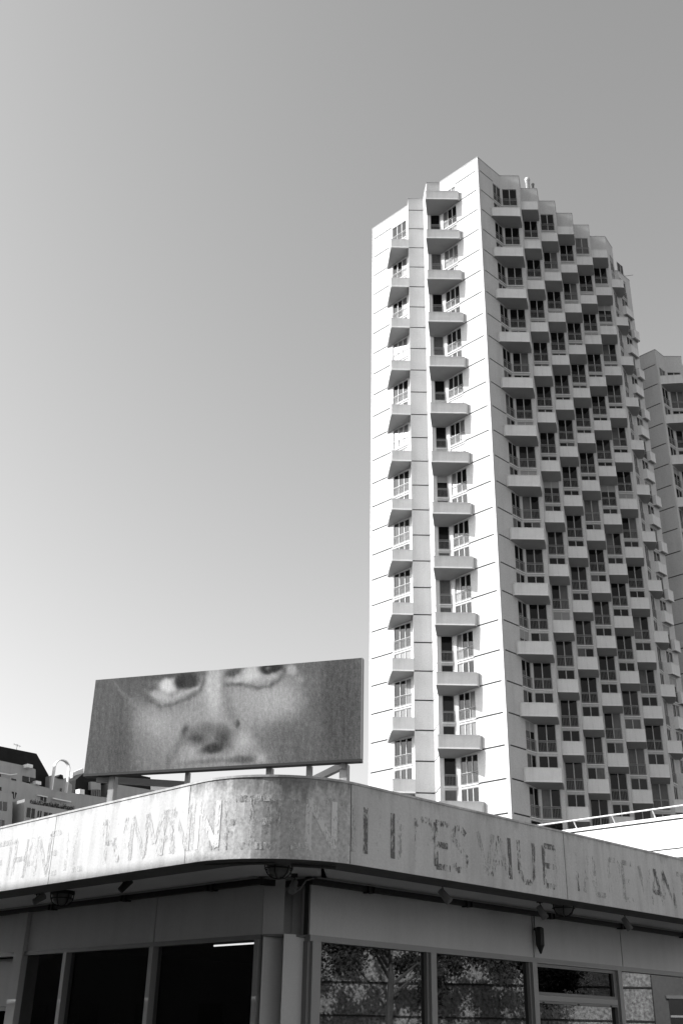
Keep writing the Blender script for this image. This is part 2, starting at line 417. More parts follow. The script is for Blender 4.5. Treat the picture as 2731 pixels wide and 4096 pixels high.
vm.lathe((vb[0]+0.62, vb[1]+0.1, HT-0.5), [(0.0, 0), (0.13, 0), (0.13, 2.0), (0.19, 2.05), (0.19, 2.2), (0.0, 2.3)], 'frame_grey')
smooth(part('roof_vent', vm, tower))
am = MB(); q = E7+eR*1.5; am.bar((q.x-0.9, q.y, EYE+84.7), (q.x+1.1, q.y, EYE+85.1), 0.04, 0.04, 'frame_grey'); am.bar((q.x, q.y+0.05, EYE+84.2), (q.x, q.y+0.05, EYE+85.2), 0.04, 0.04, 'frame_grey')
part('aerial', am, tower)
fill_tower(tower, tower.location, strips, balcs, lev1, -19, 6, 100, 100)

# ------------------------------------------------------------------ second tower
lev2 = lambda k: EYE+74.8-2.8*k
H2 = EYE+76.9; E2 = V2(38.4, 107.3)
t2 = thing('apartment_tower', 'second white apartment tower standing in shade behind the right flank of the tall one', 'apartment tower', (E2.x, E2.y, 0), 'residential towers')
levels2 = [lev2(k) for k in range(0, 26)]
wm = MB(); strips = []; balcs = []
A2 = E2+eL*9
wall(wm, E2, A2, Z0, H2, levels2, None, (0.25, 9))
C2 = E2+eR*2.05; wall(wm, E2, C2, Z0, H2, levels2, (0.5, 1.9)); strips.append(Strip(E2, C2, 0.5, 1.9, 2, 1, 'side'))
W2 = C2+eX*2.17; wall(wm, C2, W2, Z0, H2, levels2, (0.18, 1.80)); strips.append(Strip(C2, W2, 0.18, 1.80, 2, 1, 'x'))
balcs.append(([E2+eR*0.35, E2+eR*0.35+V2(0.25, -0.1), C2+eX*1.75-uS*1.62, W2], [C2], 1, 1, 23))
pr2 = [E2, C2, W2]; Wp = W2
for c in range(2, 5):
    A = Wp+uS*2.08; Wn = A+eX*1.86; pa = 0 if c % 2 == 0 else 1
    wall(wm, Wp, A, Z0, H2, levels2); wall(wm, A, Wn, Z0, H2, levels2, (0.05, 1.58)); strips.append(Strip(A, Wn, 0.05, 1.58, 2, pa, 'x'))
    balcs.append(([A-uS*1.62+eX*0.01, Wn-uS*1.62, Wn], [A], pa, 1 if pa else 0, 23)); pr2 += [A, Wn]; Wp = Wn
bk = [Wp+V2(1, 12), A2+V2(6, 10), A2]
for a, b in zip([Wp]+bk[:-1], bk): wall(wm, a, b, Z0, H2, levels2)
wm.face([(p.x, p.y, H2-0.5) for p in pr2+bk], 'roof_gravel')
part('wall', wm, t2)
cm = MB(); coping(cm, [E2, A2], H2, -1); coping(cm, pr2, H2); part('coping', cm, t2)
fill_tower(t2, t2.location, strips, balcs, lev2, 0, 21, 60, 40)

# ------------------------------------------------------------------ low white building on the right
rb = thing('office_building', 'low bright white building with a horizontal joint and a white handrail along its roof edge', 'building', (14.6, 45, 0))
Q0 = V2(14.6, 45); n_ = out_normal(Q0, Q0+eL)
a, b = Q0-eL*7, Q0+eL*14
def rel(s, t, o, z): p = Q0+eL*s+n_*o; return (p.x, p.y, z)
ZP = EYE+0.1946*45-0.17
bm_ = MB()
def slab(mb, s0, s1, o0, o1, z0, z1, mn):
    P = [Q0+eL*s0+n_*o0, Q0+eL*s1+n_*o0, Q0+eL*s1+n_*o1, Q0+eL*s0+n_*o1]
    mb.prism([(p.x, p.y) for p in P], z0, z1, mn)
slab(bm_, -7, 14, 0, -0.3, ZP-1.30, ZP-0.188, 'white_enamel')
slab(bm_, -7, 14, 0.06, -0.32, ZP-0.13, ZP, 'white_enamel')
slab(bm_, -7, 14, -0.06, -0.28, ZP-0.19, ZP-0.128, 'joint')
slab(bm_, -7, 14, -0.08, -0.28, ZP-1.37, ZP-1.298, 'joint')
slab(bm_, -7, 14, 0.10, -12, ZP-1.70, ZP-1.372, 'white_enamel')
for s in (-4.4, -1.6, 1.2, 4.0, 6.8, 9.6, 12.4): slab(bm_, s, s+0.01, 0.004, -0.01, ZP-1.29, ZP-0.18, 'coping')
slab(bm_, -7, 14, -0.35, -12, -0.1, ZP-1.72, 'house_white')
bw_ = part('wall', bm_, rb)
pm = MB()
for i in range(9): slab(pm, -6.9+i*2.55, -6.9+i*2.55+0.34, 0.03, -0.34, 0.0, ZP-1.71, 'white_enamel')
part('pillar', pm, rb)
for i in range(8):
    wmn = MB(); s0 = -6.5+i*2.55; slab(wmn, s0, s0+2.1, -0.29, -0.345, ZP-3.4, ZP-1.95, 'pane_dim')
    for sx in (s0, s0+0.68, s0+1.36, s0+2.04): slab(wmn, sx, sx+0.06, -0.24, -0.288, ZP-3.4, ZP-1.95, 'frame_paint')
    slab(wmn, s0+0.06, s0+2.04, -0.235, -0.286, ZP-2.02, ZP-1.96, 'frame_paint'); slab(wmn, s0+0.06, s0+2.04, -0.235, -0.286, ZP-2.5, ZP-2.45, 'frame_paint')
    part('window', wmn, rb)
rl = MB(); rl.tube([rel(-7, 0, 0.05, ZP+0.36), rel(14, 0, 0.05, ZP+0.36)], 0.036, 'white_enamel', 10)
for i in range(11): rl.bar(rel(-6.6+2.0*i, 0, -0.2, ZP-0.02), rel(-6.6+2.0*i, 0, 0.05, ZP+0.34), 0.05, 0.03, 'white_enamel')
part('handrail', rl, rb)
# ------------------------------------------------------------------ shop with rounded canopy
FL, FR = V2(-1.49, 14.04), V2(0.214, 14.27)          # points on the two canopy faces
_t = ((FR.x-FL.x)*eR.y-(FR.y-FL.y)*eR.x)/(eL.x*eR.y-eL.y*eR.x)
KC = FL+eL*_t; RAD = 1.5
TL_, TR_, CC = KC+eL*RAD, KC+eR*RAD, KC+eL*RAD+eR*RAD
ARC = RAD*math.pi/2
def fpath(s, off=0.0):
    """canopy edge by arc length (0 = start of the round corner, grows to the right); off = inwards"""
    if s < 0: return TL_+eL*(-s)+eR*off, -eR
    if s > ARC: return TR_+eR*(s-ARC)+eL*off, -eL
    a = s/RAD; n = -(eR*math.cos(a)+eL*math.sin(a)); return CC+n*(RAD-off), n
def s_at(azm):
    lo, hi = -14.0, 16.0
    for _ in range(50):
        m = (lo+hi)/2; p, _n = fpath(m)
        if math.degrees(math.atan2(p.x, p.y)) < azm: lo = m
        else: hi = m
    return lo
ZB, ZT = 3.60, 4.66
shop = thing('shop_building', 'grey corner shop with a white rounded canopy fascia carrying peeled lettering', 'shop', (KC.x, KC.y, 0))
SL, SR = -12.0, 15.0
def srange(a, b, step=0.12):
    n = max(1, int(abs(b-a)/step)); return [a+(b-a)*i/n for i in range(n+1)]
def sheet(mb, a, b, z0, z1, mn, off=0.0):
    pts = srange(a, b)
    for p, q in zip(pts[:-1], pts[1:]):
        P, _ = fpath(p, off); Q, _ = fpath(q, off); mb.face([(P.x, P.y, z0), (Q.x, Q.y, z0), (Q.x, Q.y, z1), (P.x, P.y, z1)], mn)
def ring(mb, a, b, z, o0, o1, mn):
    pts = srange(a, b)
    for p, q in zip(pts[:-1], pts[1:]):
        A, _ = fpath(p, o0); B, _ = fpath(q, o0); C_, _ = fpath(q, o1); D_, _ = fpath(p, o1)
        mb.face([(v.x, v.y, z) for v in (A, B, C_, D_)], mn)
fm = MB()
seams = [SL, -7.4, -3.7, s_at(-7.75), s_at(0.84), s_at(11.9), s_at(11.9)+5.5, SR]
for i, (a, b) in enumerate(zip(seams[:-1], seams[1:])):
    a += 0.006; b -= 0.006
    mn = 'fascia_worn' if i == 3 else 'fascia_paint'
    sheet(fm, a, b, ZB, ZT, mn)
sheet(fm, SL, SR, ZB+0.01, ZT-0.01, 'joint', 0.02)
ring(fm, SL, SR, ZT, -0.012, 0.22, 'fascia_paint'); sheet(fm, SL, SR, ZT-0.03, ZT, 'fascia_paint', -0.012); ring(fm, SL, SR, ZT-0.03, -0.012, 0.0, 'fascia_paint')
sheet(fm, SL, SR, ZB, ZT, 'fascia_paint', 0.22)
for s in (SL, SR):
    A, _ = fpath(s); B, _ = fpath(s, 0.22); fm.face([(A.x, A.y, ZB), (B.x, B.y, ZB), (B.x, B.y, ZT), (A.x, A.y, ZT)], 'fascia_paint')
fascia = part('fascia', fm, shop)
lm = MB(); ring(lm, SL, SR, ZB, 0.0, 0.55, 'lip_metal'); sheet(lm, SL, SR, ZB, ZB+0.09, 'lip_metal', 0.55)
# bent loose strips of the lip
P, n = fpath(s_at(-0.6), 0.3); lm.box((P.x, P.y, ZB-0.03), (0.30, 0.012, 0.02), 'dark_steel', (0.95, 0.3))
for azm in (-6.2, -4.9): P, n = fpath(s_at(azm), 0.35); lm.box((P.x, P.y, ZB-0.012), (0.35, 0.03, 0.006), 'lip_metal', (0.9, -0.25))
part('canopy_lip', lm, shop)
# soffit and roof
WL0, WR0 = V2(-1.02, 16.36), V2(-0.34, 16.26)
pts = [fpath(s, 0.545)[0] for s in [SL]+srange(-0.3, ARC+0.3)+[SR]]
far = [fpath(SR)[0]+eL*14, KC+eL*14+eR*15, fpath(SL)[0]+eR*15]
sm = MB(); sm.face([(p.x, p.y, ZB+0.09) for p in pts]+[(p.x, p.y, ZB+0.09) for p in far], 'soffit_paint')
part('soffit', sm, shop)
pts2 = [fpath(s, 0.21)[0] for s in [SL]+srange(-0.3, ARC+0.3)+[SR]]
sm = MB(); sm.face([(p.x, p.y, ZT-0.22) for p in pts2]+[(p.x, p.y, ZT-0.22) for p in far], 'roof_gravel')
for a, b in ((fpath(SL)[0], far[2]), (far[2], far[1]), (far[1], far[0]), (far[0], fpath(SR)[0])):
    sm.face([(a.x, a.y, ZB), (b.x, b.y, ZB), (b.x, b.y, ZT-0.1), (a.x, a.y, ZT-0.1)], 'house_render')
part('roof', sm, shop)
ZH = 2.895
nL, nR = out_normal(WL0, WL0+eL), out_normal(WR0, WR0+eR)
tl = lambda a: on_az(WL0, eL, a)
tr = lambda a: on_az(WR0, eR, a)
def wbox(mb, O, d, n, t0, t1, o0, o1, z0, z1, mn):
    P = [O+d*t0+n*o0, O+d*t1+n*o0, O+d*t1+n*o1, O+d*t0+n*o1]; mb.prism([(p.x, p.y) for p in P], z0, z1, mn)
ZS = ZB+0.088
# upper wall panels, each its own board with an open joint
pm = MB()
ls = [0.0, tl(-8.95), tl(-15.0), 11.5]
for a, b in zip(ls[:-1], ls[1:]): wbox(pm, WL0, eL, nL, a+0.014, b-0.014, 0.0, -0.10, ZH, ZS, 'panel_paint')
wbox(pm, WL0, eL, nL, 0.0, 11.5, -0.03, -0.12, ZH+0.004, ZS-0.002, 'joint')
rs = [0.0, tr(10.05), tr(14.3), 13.5]
for a, b in zip(rs[:-1], rs[1:]): wbox(pm, WR0, eR, nR, a+0.014, b-0.014, 0.0, -0.10, ZH, ZS, 'panel_paint')
wbox(pm, WR0, eR, nR, 0.0, 13.5, -0.03, -0.12, ZH+0.004, ZS-0.002, 'joint')
part('wall_panel', pm, shop)
# corner: recessed upper piece between two cheeks, folded cladding below
cmb = MB()
def pz(az, y): return V2(math.tan(R(az))*y, y)
u = [WL0, pz(-2.50, 16.28), pz(-2.48, 16.75), pz(-2.10, 16.78), pz(-2.08, 16.70), pz(-1.62, 16.72), pz(-1.58, 16.45), WR0, pz(-1.3, 17.2), pz(-3.2, 17.2)]
cmb.prism([(p.x, p.y) for p in u], ZH+0.002, ZS, 'panel_paint')
l_ = [pz(-3.50, 16.28), pz(-2.50, 16.42), pz(-2.46, 16.14), pz(-1.36, 16.34), pz(-1.3, 17.2), pz(-3.2, 17.2)]
cmb.prism([(p.x, p.y) for p in l_], -0.1, ZH-0.004, 'panel_paint')
cmb.prism([(p.x, p.y) for p in (pz(-3.52, 16.25), pz(-1.34, 16.25), pz(-1.3, 17.1), pz(-3.3, 17.1))], ZH-0.035, ZH-0.006, 'lip_metal')
part('corner_column', cmb, shop)
# frames and glass, left wall
fl = MB()
wbox(fl, WL0, eL, nL, 0.0, 11.5, 0.02, -0.12, ZH-0.07, ZH-0.002, 'frame_grey')
wbox(fl, WL0, eL, nL, 0.0, 11.5, 0.02, -0.12, 0.12, 0.3, 'frame_grey')
for c, w in ((0.06, 0.10), (tl(-8.92), 0.11), (tl(-13.07), 0.11)): wbox(fl, WL0, eL, nL, c-w/2, c+w/2, 0.05, -0.13, -0.1, ZH-0.071, 'aluminium')
part('window_frame', fl, shop)
wp = MB(); c = tl(-15.25); wbox(wp, WL0, eL, nL, c-0.16, c+0.16, 0.06, -0.3, -0.1, ZS-0.003, 'panel_paint')
wbox(wp, WL0, eL, nL, c+0.17, 11.5, -0.25, -0.35, 1.98, ZH-0.08, 'panel_paint'); wbox(wp, WL0, eL, nL, c+0.17, 11.5, -0.2, -0.3, 1.9, 1.975, 'frame_grey')
part('pier', wp, shop)
for a, b in ((0.11, tl(-8.92)-0.055), (tl(-8.92)+0.055, tl(-13.07)-0.055), (tl(-13.07)+0.055, tl(-15.25)-0.16)):
    g = MB(); P, Q = WL0+eL*a-nL*0.06, WL0+eL*b-nL*0.06; g.face([(P.x, P.y, 0.3), (Q.x, Q.y, 0.3), (Q.x, Q.y, ZH-0.07), (P.x, P.y, ZH-0.07)], 'shop_glass')
    part('window_pane', g, shop)
# right wall
fr_ = MB()
wbox(fr_, WR0, eR, nR, 0.0, 13.5, 0.03, -0.12, ZH-0.085, ZH-0.002, 'aluminium')
wbox(fr_, WR0, eR, nR, 0.0, 13.5, 0.02, -0.12, 0.12, 0.3, 'aluminium')
mr_ = [0.12, tr(4.98), tr(9.96), tr(14.02), tr(14.02)+3.4]
for i, c in enumerate(mr_):
    w = 0.17 if i == 0 else 0.13
    wbox(fr_, WR0, eR, nR, c-w/2, c+w/2, 0.05, -0.13, -0.1, ZH-0.086, 'aluminium')
    wbox(fr_, WR0, eR, nR, c-w/2-0.05, c-w/2-0.002, 0.0, -0.13, -0.1, ZH-0.088, 'frame_grey')
part('window_frame', fr_, shop)
for i, (a, b) in enumerate(zip(mr_[:-1], mr_[1:])):
    a += 0.066 if i else 0.087; b -= 0.118
    ztop = ZH-0.085
    if i == 2:
        sf = MB(); zr = 2.30
        wbox(sf, WR0, eR, nR, a, b, 0.02, -0.10, zr-0.09, zr, 'aluminium'); wbox(sf, WR0, eR, nR, a, b, 0.025, -0.10, zr-0.13, zr-0.095, 'frame_grey')
        for p, q, r, s in ((a, b, ztop-0.06, ztop-0.003), (a, b, zr+0.003, zr+0.05)): wbox(sf, WR0, eR, nR, p, q, 0.0, -0.06, r, s, 'frame_grey')
        wbox(sf, WR0, eR, nR, a, a+0.05, 0.0, -0.06, zr+0.05, ztop-0.06, 'frame_grey'); wbox(sf, WR0, eR, nR, b-0.05, b, 0.0, -0.06, zr+0.05, ztop-0.06, 'frame_grey')
        for k in range(3): c = a+(b-a)*(0.05+0.42*k); wbox(sf, WR0, eR, nR, c, c+0.05, 0.026, 0.035, zr-0.125, zr-0.105, 'dark_steel')
        part('window_sash', sf, shop)
        g = MB(); P, Q = WR0+eR*(a+0.05)-nR*0.05, WR0+eR*(b-0.05)-nR*0.05; T2 = nR*-0.03
        g.face([(P.x, P.y, zr+0.05), (Q.x, Q.y, zr+0.05), (Q.x, Q.y, ztop-0.06), (P.x, P.y, ztop-0.06)], 'shop_glass'); part('window_pane', g, shop)
        ztop = zr-0.13
    g = MB(); P, Q = WR0+eR*a-nR*0.06, WR0+eR*b-nR*0.06
    g.face([(P.x, P.y, 0.3), (Q.x, Q.y, 0.3), (Q.x, Q.y, ztop), (P.x, P.y, ztop)], 'coated_glass'); part('window_pane', g, shop)
im = MB()                             # dim interior
A_, B_ = WL0+eL*11.4-nL*0.2, WR0+eR*13.4-nR*0.2; I0 = V2(-0.7, 16.95)
Cc = I0+eL*11+eR*13
im.face([(p.x, p.y, 3.30) for p in (I0, A_, Cc, B_)], 'interior_dark'); im.face([(p.x, p.y, 0.02) for p in (I0, A_, Cc, B_)], 'interior_dark')
M1, M2 = I0+eL*11+eR*7, I0+eR*13+eL*7
im.face([(A_.x, A_.y, 0), (Cc.x, Cc.y, 0), (Cc.x, Cc.y, 3.6), (A_.x, A_.y, 3.6)], 'interior_dark'); im.face([(B_.x, B_.y, 0), (Cc.x, Cc.y, 0), (Cc.x, Cc.y, 3.6), (B_.x, B_.y, 3.6)], 'interior_dark')
im.face([(q.x, q.y, z) for q, z in ((I0+eL*2.2+eR*1.6, 0.0), (I0+eL*2.2+eR*13, 0.0), (I0+eL*2.2+eR*13, 3.3), (I0+eL*2.2+eR*1.6, 3.3))], 'interior_dark')
part('interior', im, shop)
# conduit with clamps along the top of the walls
cd = MB()
for O, d, n, L_ in ((WL0, eL, nL, 11.0), (WR0, eR, nR, 13.0)):
    wbox(cd, O, d, n, -0.05, L_, 0.10, 0.02, ZS-0.11, ZS-0.03, 'dark_steel')
    a, b = O+n*0.14, O+d*L_+n*0.14; cd.tube([(a.x, a.y, ZS-0.02), (b.x, b.y, ZS-0.02)], 0.014, 'aluminium', 6)
    k = 1.1
    while k < L_: 
        wbox(cd, O, d, n, k, k+0.05, 0.13, 0.0, ZS-0.13, ZS-0.02, 'dark_steel'); wbox(cd, O, d, n, k+0.12, k+0.15, 0.13, 0.0, ZS-0.125, ZS-0.02, 'dark_steel'); k += 2.35
a = (WL0+nL*0.08); b = (WR0+nR*0.08); m_ = (a+b)/2+V2(0, 0.12)
cd.bar((a.x, a.y, ZS-0.08), (m_.x, m_.y, ZS-0.10), 0.05, 0.09, 'dark_steel'); cd.bar((m_.x, m_.y, ZS-0.10), (b.x, b.y, ZS-0.06), 0.05, 0.09, 'dark_steel')
cd.tube([(b.x, b.y-0.05, ZS-0.03), (b.x-0.12, b.y-0.06, ZS-0.07), (b.x-0.2, b.y-0.05, ZS-0.18), (b.x-0.3, b.y, ZS-0.24)], 0.012, 'aluminium', 6)
part('conduit', cd, shop)
# faded lettering on the fascia
STK = {'E': [[(.9, 0), (0, 0), (0, 1), (.9, 1)], [(0, .5), (.75, .5)]], 'T': [[(0, 1), (1, 1)], [(.5, 1), (.5, 0)]], 'H': [[(0, 0), (0, 1)], [(1, 0), (1, 1)], [(0, .5), (1, .5)]],
 'A': [[(0, 0), (.5, 1), (1, 0)], [(.2, .35), (.8, .35)]], 'N': [[(0, 0), (0, 1), (1, 0), (1, 1)]], 'R': [[(0, 0), (0, 1), (.8, .95), (.95, .75), (.8, .52), (0, .5)], [(.5, .5), (1, 0)]],
 'M': [[(0, 0), (0, 1), (.5, .3), (1, 1), (1, 0)]], 'D': [[(0, 0), (0, 1), (.6, 1), (1, .7), (1, .3), (.6, 0), (0, 0)]], 'I': [[(.5, 0), (.5, 1)]], 'L': [[(0, 1), (0, 0), (.85, 0)]],
 'P': [[(0, 0), (0, 1), (.8, 1), (1, .8), (.8, .5), (0, .5)]], 'S': [[(.9, .85), (.6, 1), (.2, .95), (.05, .72), (.5, .52), (.95, .3), (.75, .03), (.3, 0), (.05, .15)]],
 'V': [[(0, 1), (.5, 0), (1, 1)]], 'U': [[(0, 1), (0, .25), (.3, 0), (.7, 0), (1, .25), (1, 1)]], 'O': [[(.5, 0), (.05, .25), (.05, .75), (.5, 1), (.95, .75), (.95, .25), (.5, 0)]]}
from mathutils import noise
def letter_mat(tone, keep):
    nm = 'peeled_%s_%d' % (tone, round(keep*20))
    if nm in MATS: return nm
    v = {'faint': 0.555, 'grey': 0.42, 'dark': 0.17, 'ghost': 0.78}[tone]
    m = mat(nm, v, 0.9, 0.2); t = m.node_tree; b = t.nodes['Principled BSDF']; o = t.nodes['Material Output']
    tr = t.nodes.new('ShaderNodeBsdfTransparent'); mx = t.nodes.new('ShaderNodeMixShader'); tc = t.nodes.new('ShaderNodeTexCoord')
    vals = []
    for sc, ms in ((7.0, (1, 1, 0.22)), (48.0, (1, 1, 0.3))):
        mp = t.nodes.new('ShaderNodeMapping'); mp.inputs['Scale'].default_value = ms; nz = t.nodes.new('ShaderNodeTexNoise'); nz.inputs['Scale'].default_value = sc; nz.inputs['Detail'].default_value = 8; nz.inputs['Roughness'].default_value = 0.7
        t.links.new(tc.outputs['Object'], mp.inputs[0]); t.links.new(mp.outputs[0], nz.inputs[0]); vals.append(nz.outputs[0])
    av = t.nodes.new('ShaderNodeMath'); av.operation = 'ADD'; t.links.new(vals[0], av.inputs[0]); t.links.new(vals[1], av.inputs[1])
    mr = t.nodes.new('ShaderNodeMapRange'); c = 1.0+(keep-0.5)*0.55
    mr.inputs[1].default_value = c-0.06; mr.inputs[2].default_value = c+0.06; mr.inputs[3].default_value = 1.0; mr.inputs[4].default_value = 0.0
    t.links.new(av.outputs[0], mr.inputs[0]); t.links.new(mr.outputs[0], mx.inputs[0]); t.links.new(tr.outputs[0], mx.inputs[1]); t.links.new(b.outputs[0], mx.inputs[2]); t.links.new(mx.outputs[0], o.inputs[0])
    return nm
def letter(ch, azm, w, tone, keep, h=0.60, z0=3.76):
    mb = MB(); s0 = s_at(azm)-w/2; off = -0.003; mn = letter_mat(tone, keep); B = 0.043
    for st in STK[ch]:
        for (x0, y0), (x1, y1) in zip(st[:-1], st[1:]):
            p0 = Vector((s0+x0*w, z0+y0*h)); p1 = Vector((s0+x1*w, z0+y1*h)); L_ = (p1-p0).length; d = (p1-p0)/L_; q = Vector((-d.y, d.x)); n = max(2, int(L_/0.06)); off -= 0.0008
            for i in range(n):
                a, b = p0+d*(L_*i/n), p0+d*(L_*(i+1)/n)
                ring_ = []
                for r in (a-q*B, b-q*B, b+q*B, a+q*B): P, nn = fpath(r.x, off); ring_.append((P.x, P.y, r.y))
                mb.face(ring_, mn)
    part('letter', mb, fascia)
F_, G_, D_, H_ = 'faint', 'grey', 'dark', 'ghost'
for ch, azm, w, t, k in [('E', -16.9, .36, F_, .45), ('T', -16.45, .36, F_, .45), ('H', -15.95, .36, F_, .45), ('A', -15.42, .4, F_, .45), ('N', -14.88, .36, F_, .45), ('E', -14.32, .34, F_, .45), ('I', -13.7, .3, F_, .4), ('L', -13.05, .34, F_, .42),
    ('T', -12.05, .36, G_, .24), ('R', -11.45, .36, G_, .28), ('A', -10.85, .40, G_, .26), ('N', -10.2, .36, F_, .5), ('M', -9.4, .40, F_, .5), ('A', -8.75, .40, F_, .5), ('N', -8.1, .36, F_, .48), ('I', -7.45, .3, F_, .4),
    ('N', -6.75, .38, H_, .6), ('D', -5.95, .34, G_, .22), ('E', -5.15, .32, G_, .34), ('T', -4.45, .34, F_, .45), ('E', -3.7, .34, H_, .45), ('H', -3.0, .32, G_, .34), ('E', -2.3, .32, G_, .34), ('L', -1.65, .32, H_, .5), ('N', -0.7, .36, H_, .64), ('T', 0.1, .34, F_, .45),
    ('I', 0.98, .34, G_, .38), ('I', 1.62, .34, D_, .50), ('I', 2.3, .3, G_, .28), ('I', 3.05, .3, D_, .60), ('N', 3.85, .34, G_, .30), ('P', 4.75, .36, D_, .38), ('E', 5.72, .34, D_, .50), ('S', 6.55, .34, D_, .38), ('V', 7.9, .36, G_, .40), ('A', 8.6, .40, D_, .42),
    ('I', 9.1, .3, D_, .44), ('U', 9.95, .38, D_, .44), ('E', 11.15, .34, D_, .52), ('R', 11.65, .3, G_, .22), ('I', 12.45, .34, D_, .38), ('A', 13.05, .34, G_, .22), ('L', 13.6, .34, G_, .38), ('P', 14.3, .34, G_, .34), ('E', 14.95, .32, G_, .36), ('V', 15.75, .34, G_, .34), ('A', 16.25, .38, D_, .38), ('N', 16.85, .36, D_, .38), ('T', 17.5, .34, G_, .4)]:
    letter(ch, azm, w, t, k)
# caged bulkhead lamps under the canopy
def bowl(azm, Y, label):
    x = math.tan(R(azm))*Y; z = ZB+0.09
    t = thing('ceiling_lamp', label, 'lamp', (x, Y, z), 'caged lamps under the canopy')
    b = MB(); b.lathe((x, Y, z), [(0, 0), (0.20, 0), (0.205, -0.05), (0.18, -0.055), (0.0, -0.055)], 'dark_steel', 24); part('base', b, t)
    g = MB(); g.lathe((x, Y, z), [(0.165, -0.056), (0.16, -0.11), (0.135, -0.17), (0.09, -0.21), (0.0, -0.23)], 'lamp_glass', 24); smooth(part('lamp_shade', g, t))
    c = MB()
    for i in range(3):
        a = i*math.pi/3+0.3; d = V2(math.cos(a), math.sin(a))
        c.tube([(x+d.x*r, Y+d.y*r, z+zz) for r, zz in ((-.19, -.05), (-.185, -.12), (-.15, -.19), (-.09, -.235), (0, -.25), (.09, -.235), (.15, -.19), (.185, -.12), (.19, -.05))], 0.009, 'dark_steel', 6)
    c.tube([(x+0.185*math.cos(a), Y+0.185*math.sin(a), z-0.12) for a in [k*math.pi/9 for k in range(19)]], 0.008, 'dark_steel', 6)
    part('cage', c, t)
bowl(-2.88, 14.62, 'caged bowl lamp hanging at the rounded corner of the canopy')
bowl(-13.66, 18.7, 'caged bowl lamp under the left arm of the canopy')
bowl(11.66, 18.6, 'caged bowl lamp under the right arm of the canopy')
def spot(azm, Y, tilt, ang, label, tone='frame_grey'):
    x = math.tan(R(azm))*Y; z = ZB+0.09
    t = thing('spotlight', label, 'spotlight', (x, Y, z), 'spotlights along the canopy ceiling')
    b = MB(); b.box((x, Y, z-0.02), (0.05, 0.05, 0.02), 'dark_steel'); b.tube([(x, Y, z-0.04), (x+0.01, Y, z-0.09), (x-0.02, Y, z-0.13)], 0.018, 'dark_steel'); part('bracket', b, t)
    h = MB(); d = Vector((math.cos(R(ang))*math.cos(R(tilt)), math.sin(R(ang))*math.cos(R(tilt)), math.sin(R(tilt)))); c = Vector((x, Y, z-0.14))
    h.tube([c-d*0.06, c-d*0.05, c+d*0.16, c+d*0.17], [0.03, 0.05, 0.065, 0.05], tone, 10); part('lamp_head', h, t)
spot(-14.9, 18.9, 35, 30, 'dark spotlight left of the left bowl lamp, its head turned up')
spot(-10.75, 16.9, 50, 20, 'dark spotlight between the left bowl lamp and the shop corner', 'dark_steel')
spot(-2.05, 16.0, -40, -100, 'small grey spotlight in the recess of the shop corner')
spot(5.6, 16.7, -50, -20, 'grey spotlight first to the right of the shop corner')
spot(10.5, 18.6, -62, -20, 'grey spotlight just left of the right bowl lamp')
spot(14.6, 20.2, -62, -20, 'grey spotlight farthest right under the canopy')
# alarm housing on the wall
t0 = tr(10.12); c = WR0+eR*t0+nR*0.12
al = thing('wall_alarm', 'black oblong alarm box fixed to the wall panel above the shop window', 'alarm', (c.x, c.y, 3.1))
b = MB(); b.lathe((c.x, c.y, 2.95), [(0, 0), (0.02, 0.01), (0.045, 0.08), (0.075, 0.14), (0.08, 0.42), (0.05, 0.44), (0.0, 0.45)], 'dark_steel', 8); part('housing', b, al)
b = MB(); b.bar((c.x, c.y, 3.34), (c.x-nR.x*0.11, c.y-nR.y*0.11, 3.37), 0.03, 0.05, 'dark_steel'); b.tube([(c.x-nR.x*0.10, c.y-nR.y*0.10, 3.36), (c.x-nR.x*0.10, c.y-nR.y*0.10, ZS-0.1)], 0.008, 'dark_steel', 6); part('bracket', b, al)
# fluorescent tube inside
a = V2(math.tan(R(-5.94))*21.8, 21.8)
tb = thing('tube_lamp', 'lit white fluorescent tube on the dark ceiling inside the shop', 'lamp', (a.x, a.y, 3.1))
b = MB(); q = a-eL*1.9; b.tube([(a.x, a.y, 3.10), (q.x, q.y, 3.10)], 0.015, 'tube_light', 8); part('tube', b, tb)
b = MB(); b.bar((a.x, a.y, 3.155), (q.x, q.y, 3.155), 0.09, 0.05, 'interior_dark'); b.bar((a.x, a.y, 3.18), (a.x, a.y, 3.29), 0.02, 0.02, 'interior_dark'); part('fitting', b, tb)
# ------------------------------------------------------------------ billboard on the shop roof
YR = 28.0
BR_ = V2(math.tan(R(1.33))*YR, YR); uB = u2(-71.9); BLn = on_az(BR_, uB, -13.37)
zb, zt = EYE+0.2363*YR, EYE+0.3369*YR
nB = out_normal(BR_, BR_+uB); RZ = ZT-0.22
bb = thing('billboard', 'wide rooftop billboard showing a painted close-up of a face from the eyes to the mouth', 'billboard', (BR_.x+uB.x*4, BR_.y+uB.y*4, RZ))
pic = bpy.data.materials.new('picture'); pic.use_nodes = True; t = pic.node_tree; b_ = t.nodes['Principled BSDF']; b_.inputs['Roughness'].default_value = 0.7; b_.inputs['Specular IOR Level'].default_value = 0.12
at = t.nodes.new('ShaderNodeVertexColor'); at.layer_name = 'Col'; t.links.new(at.outputs[0], b_.inputs['Base Color']); MATS['picture'] = pic
NX, NY = 440, 150
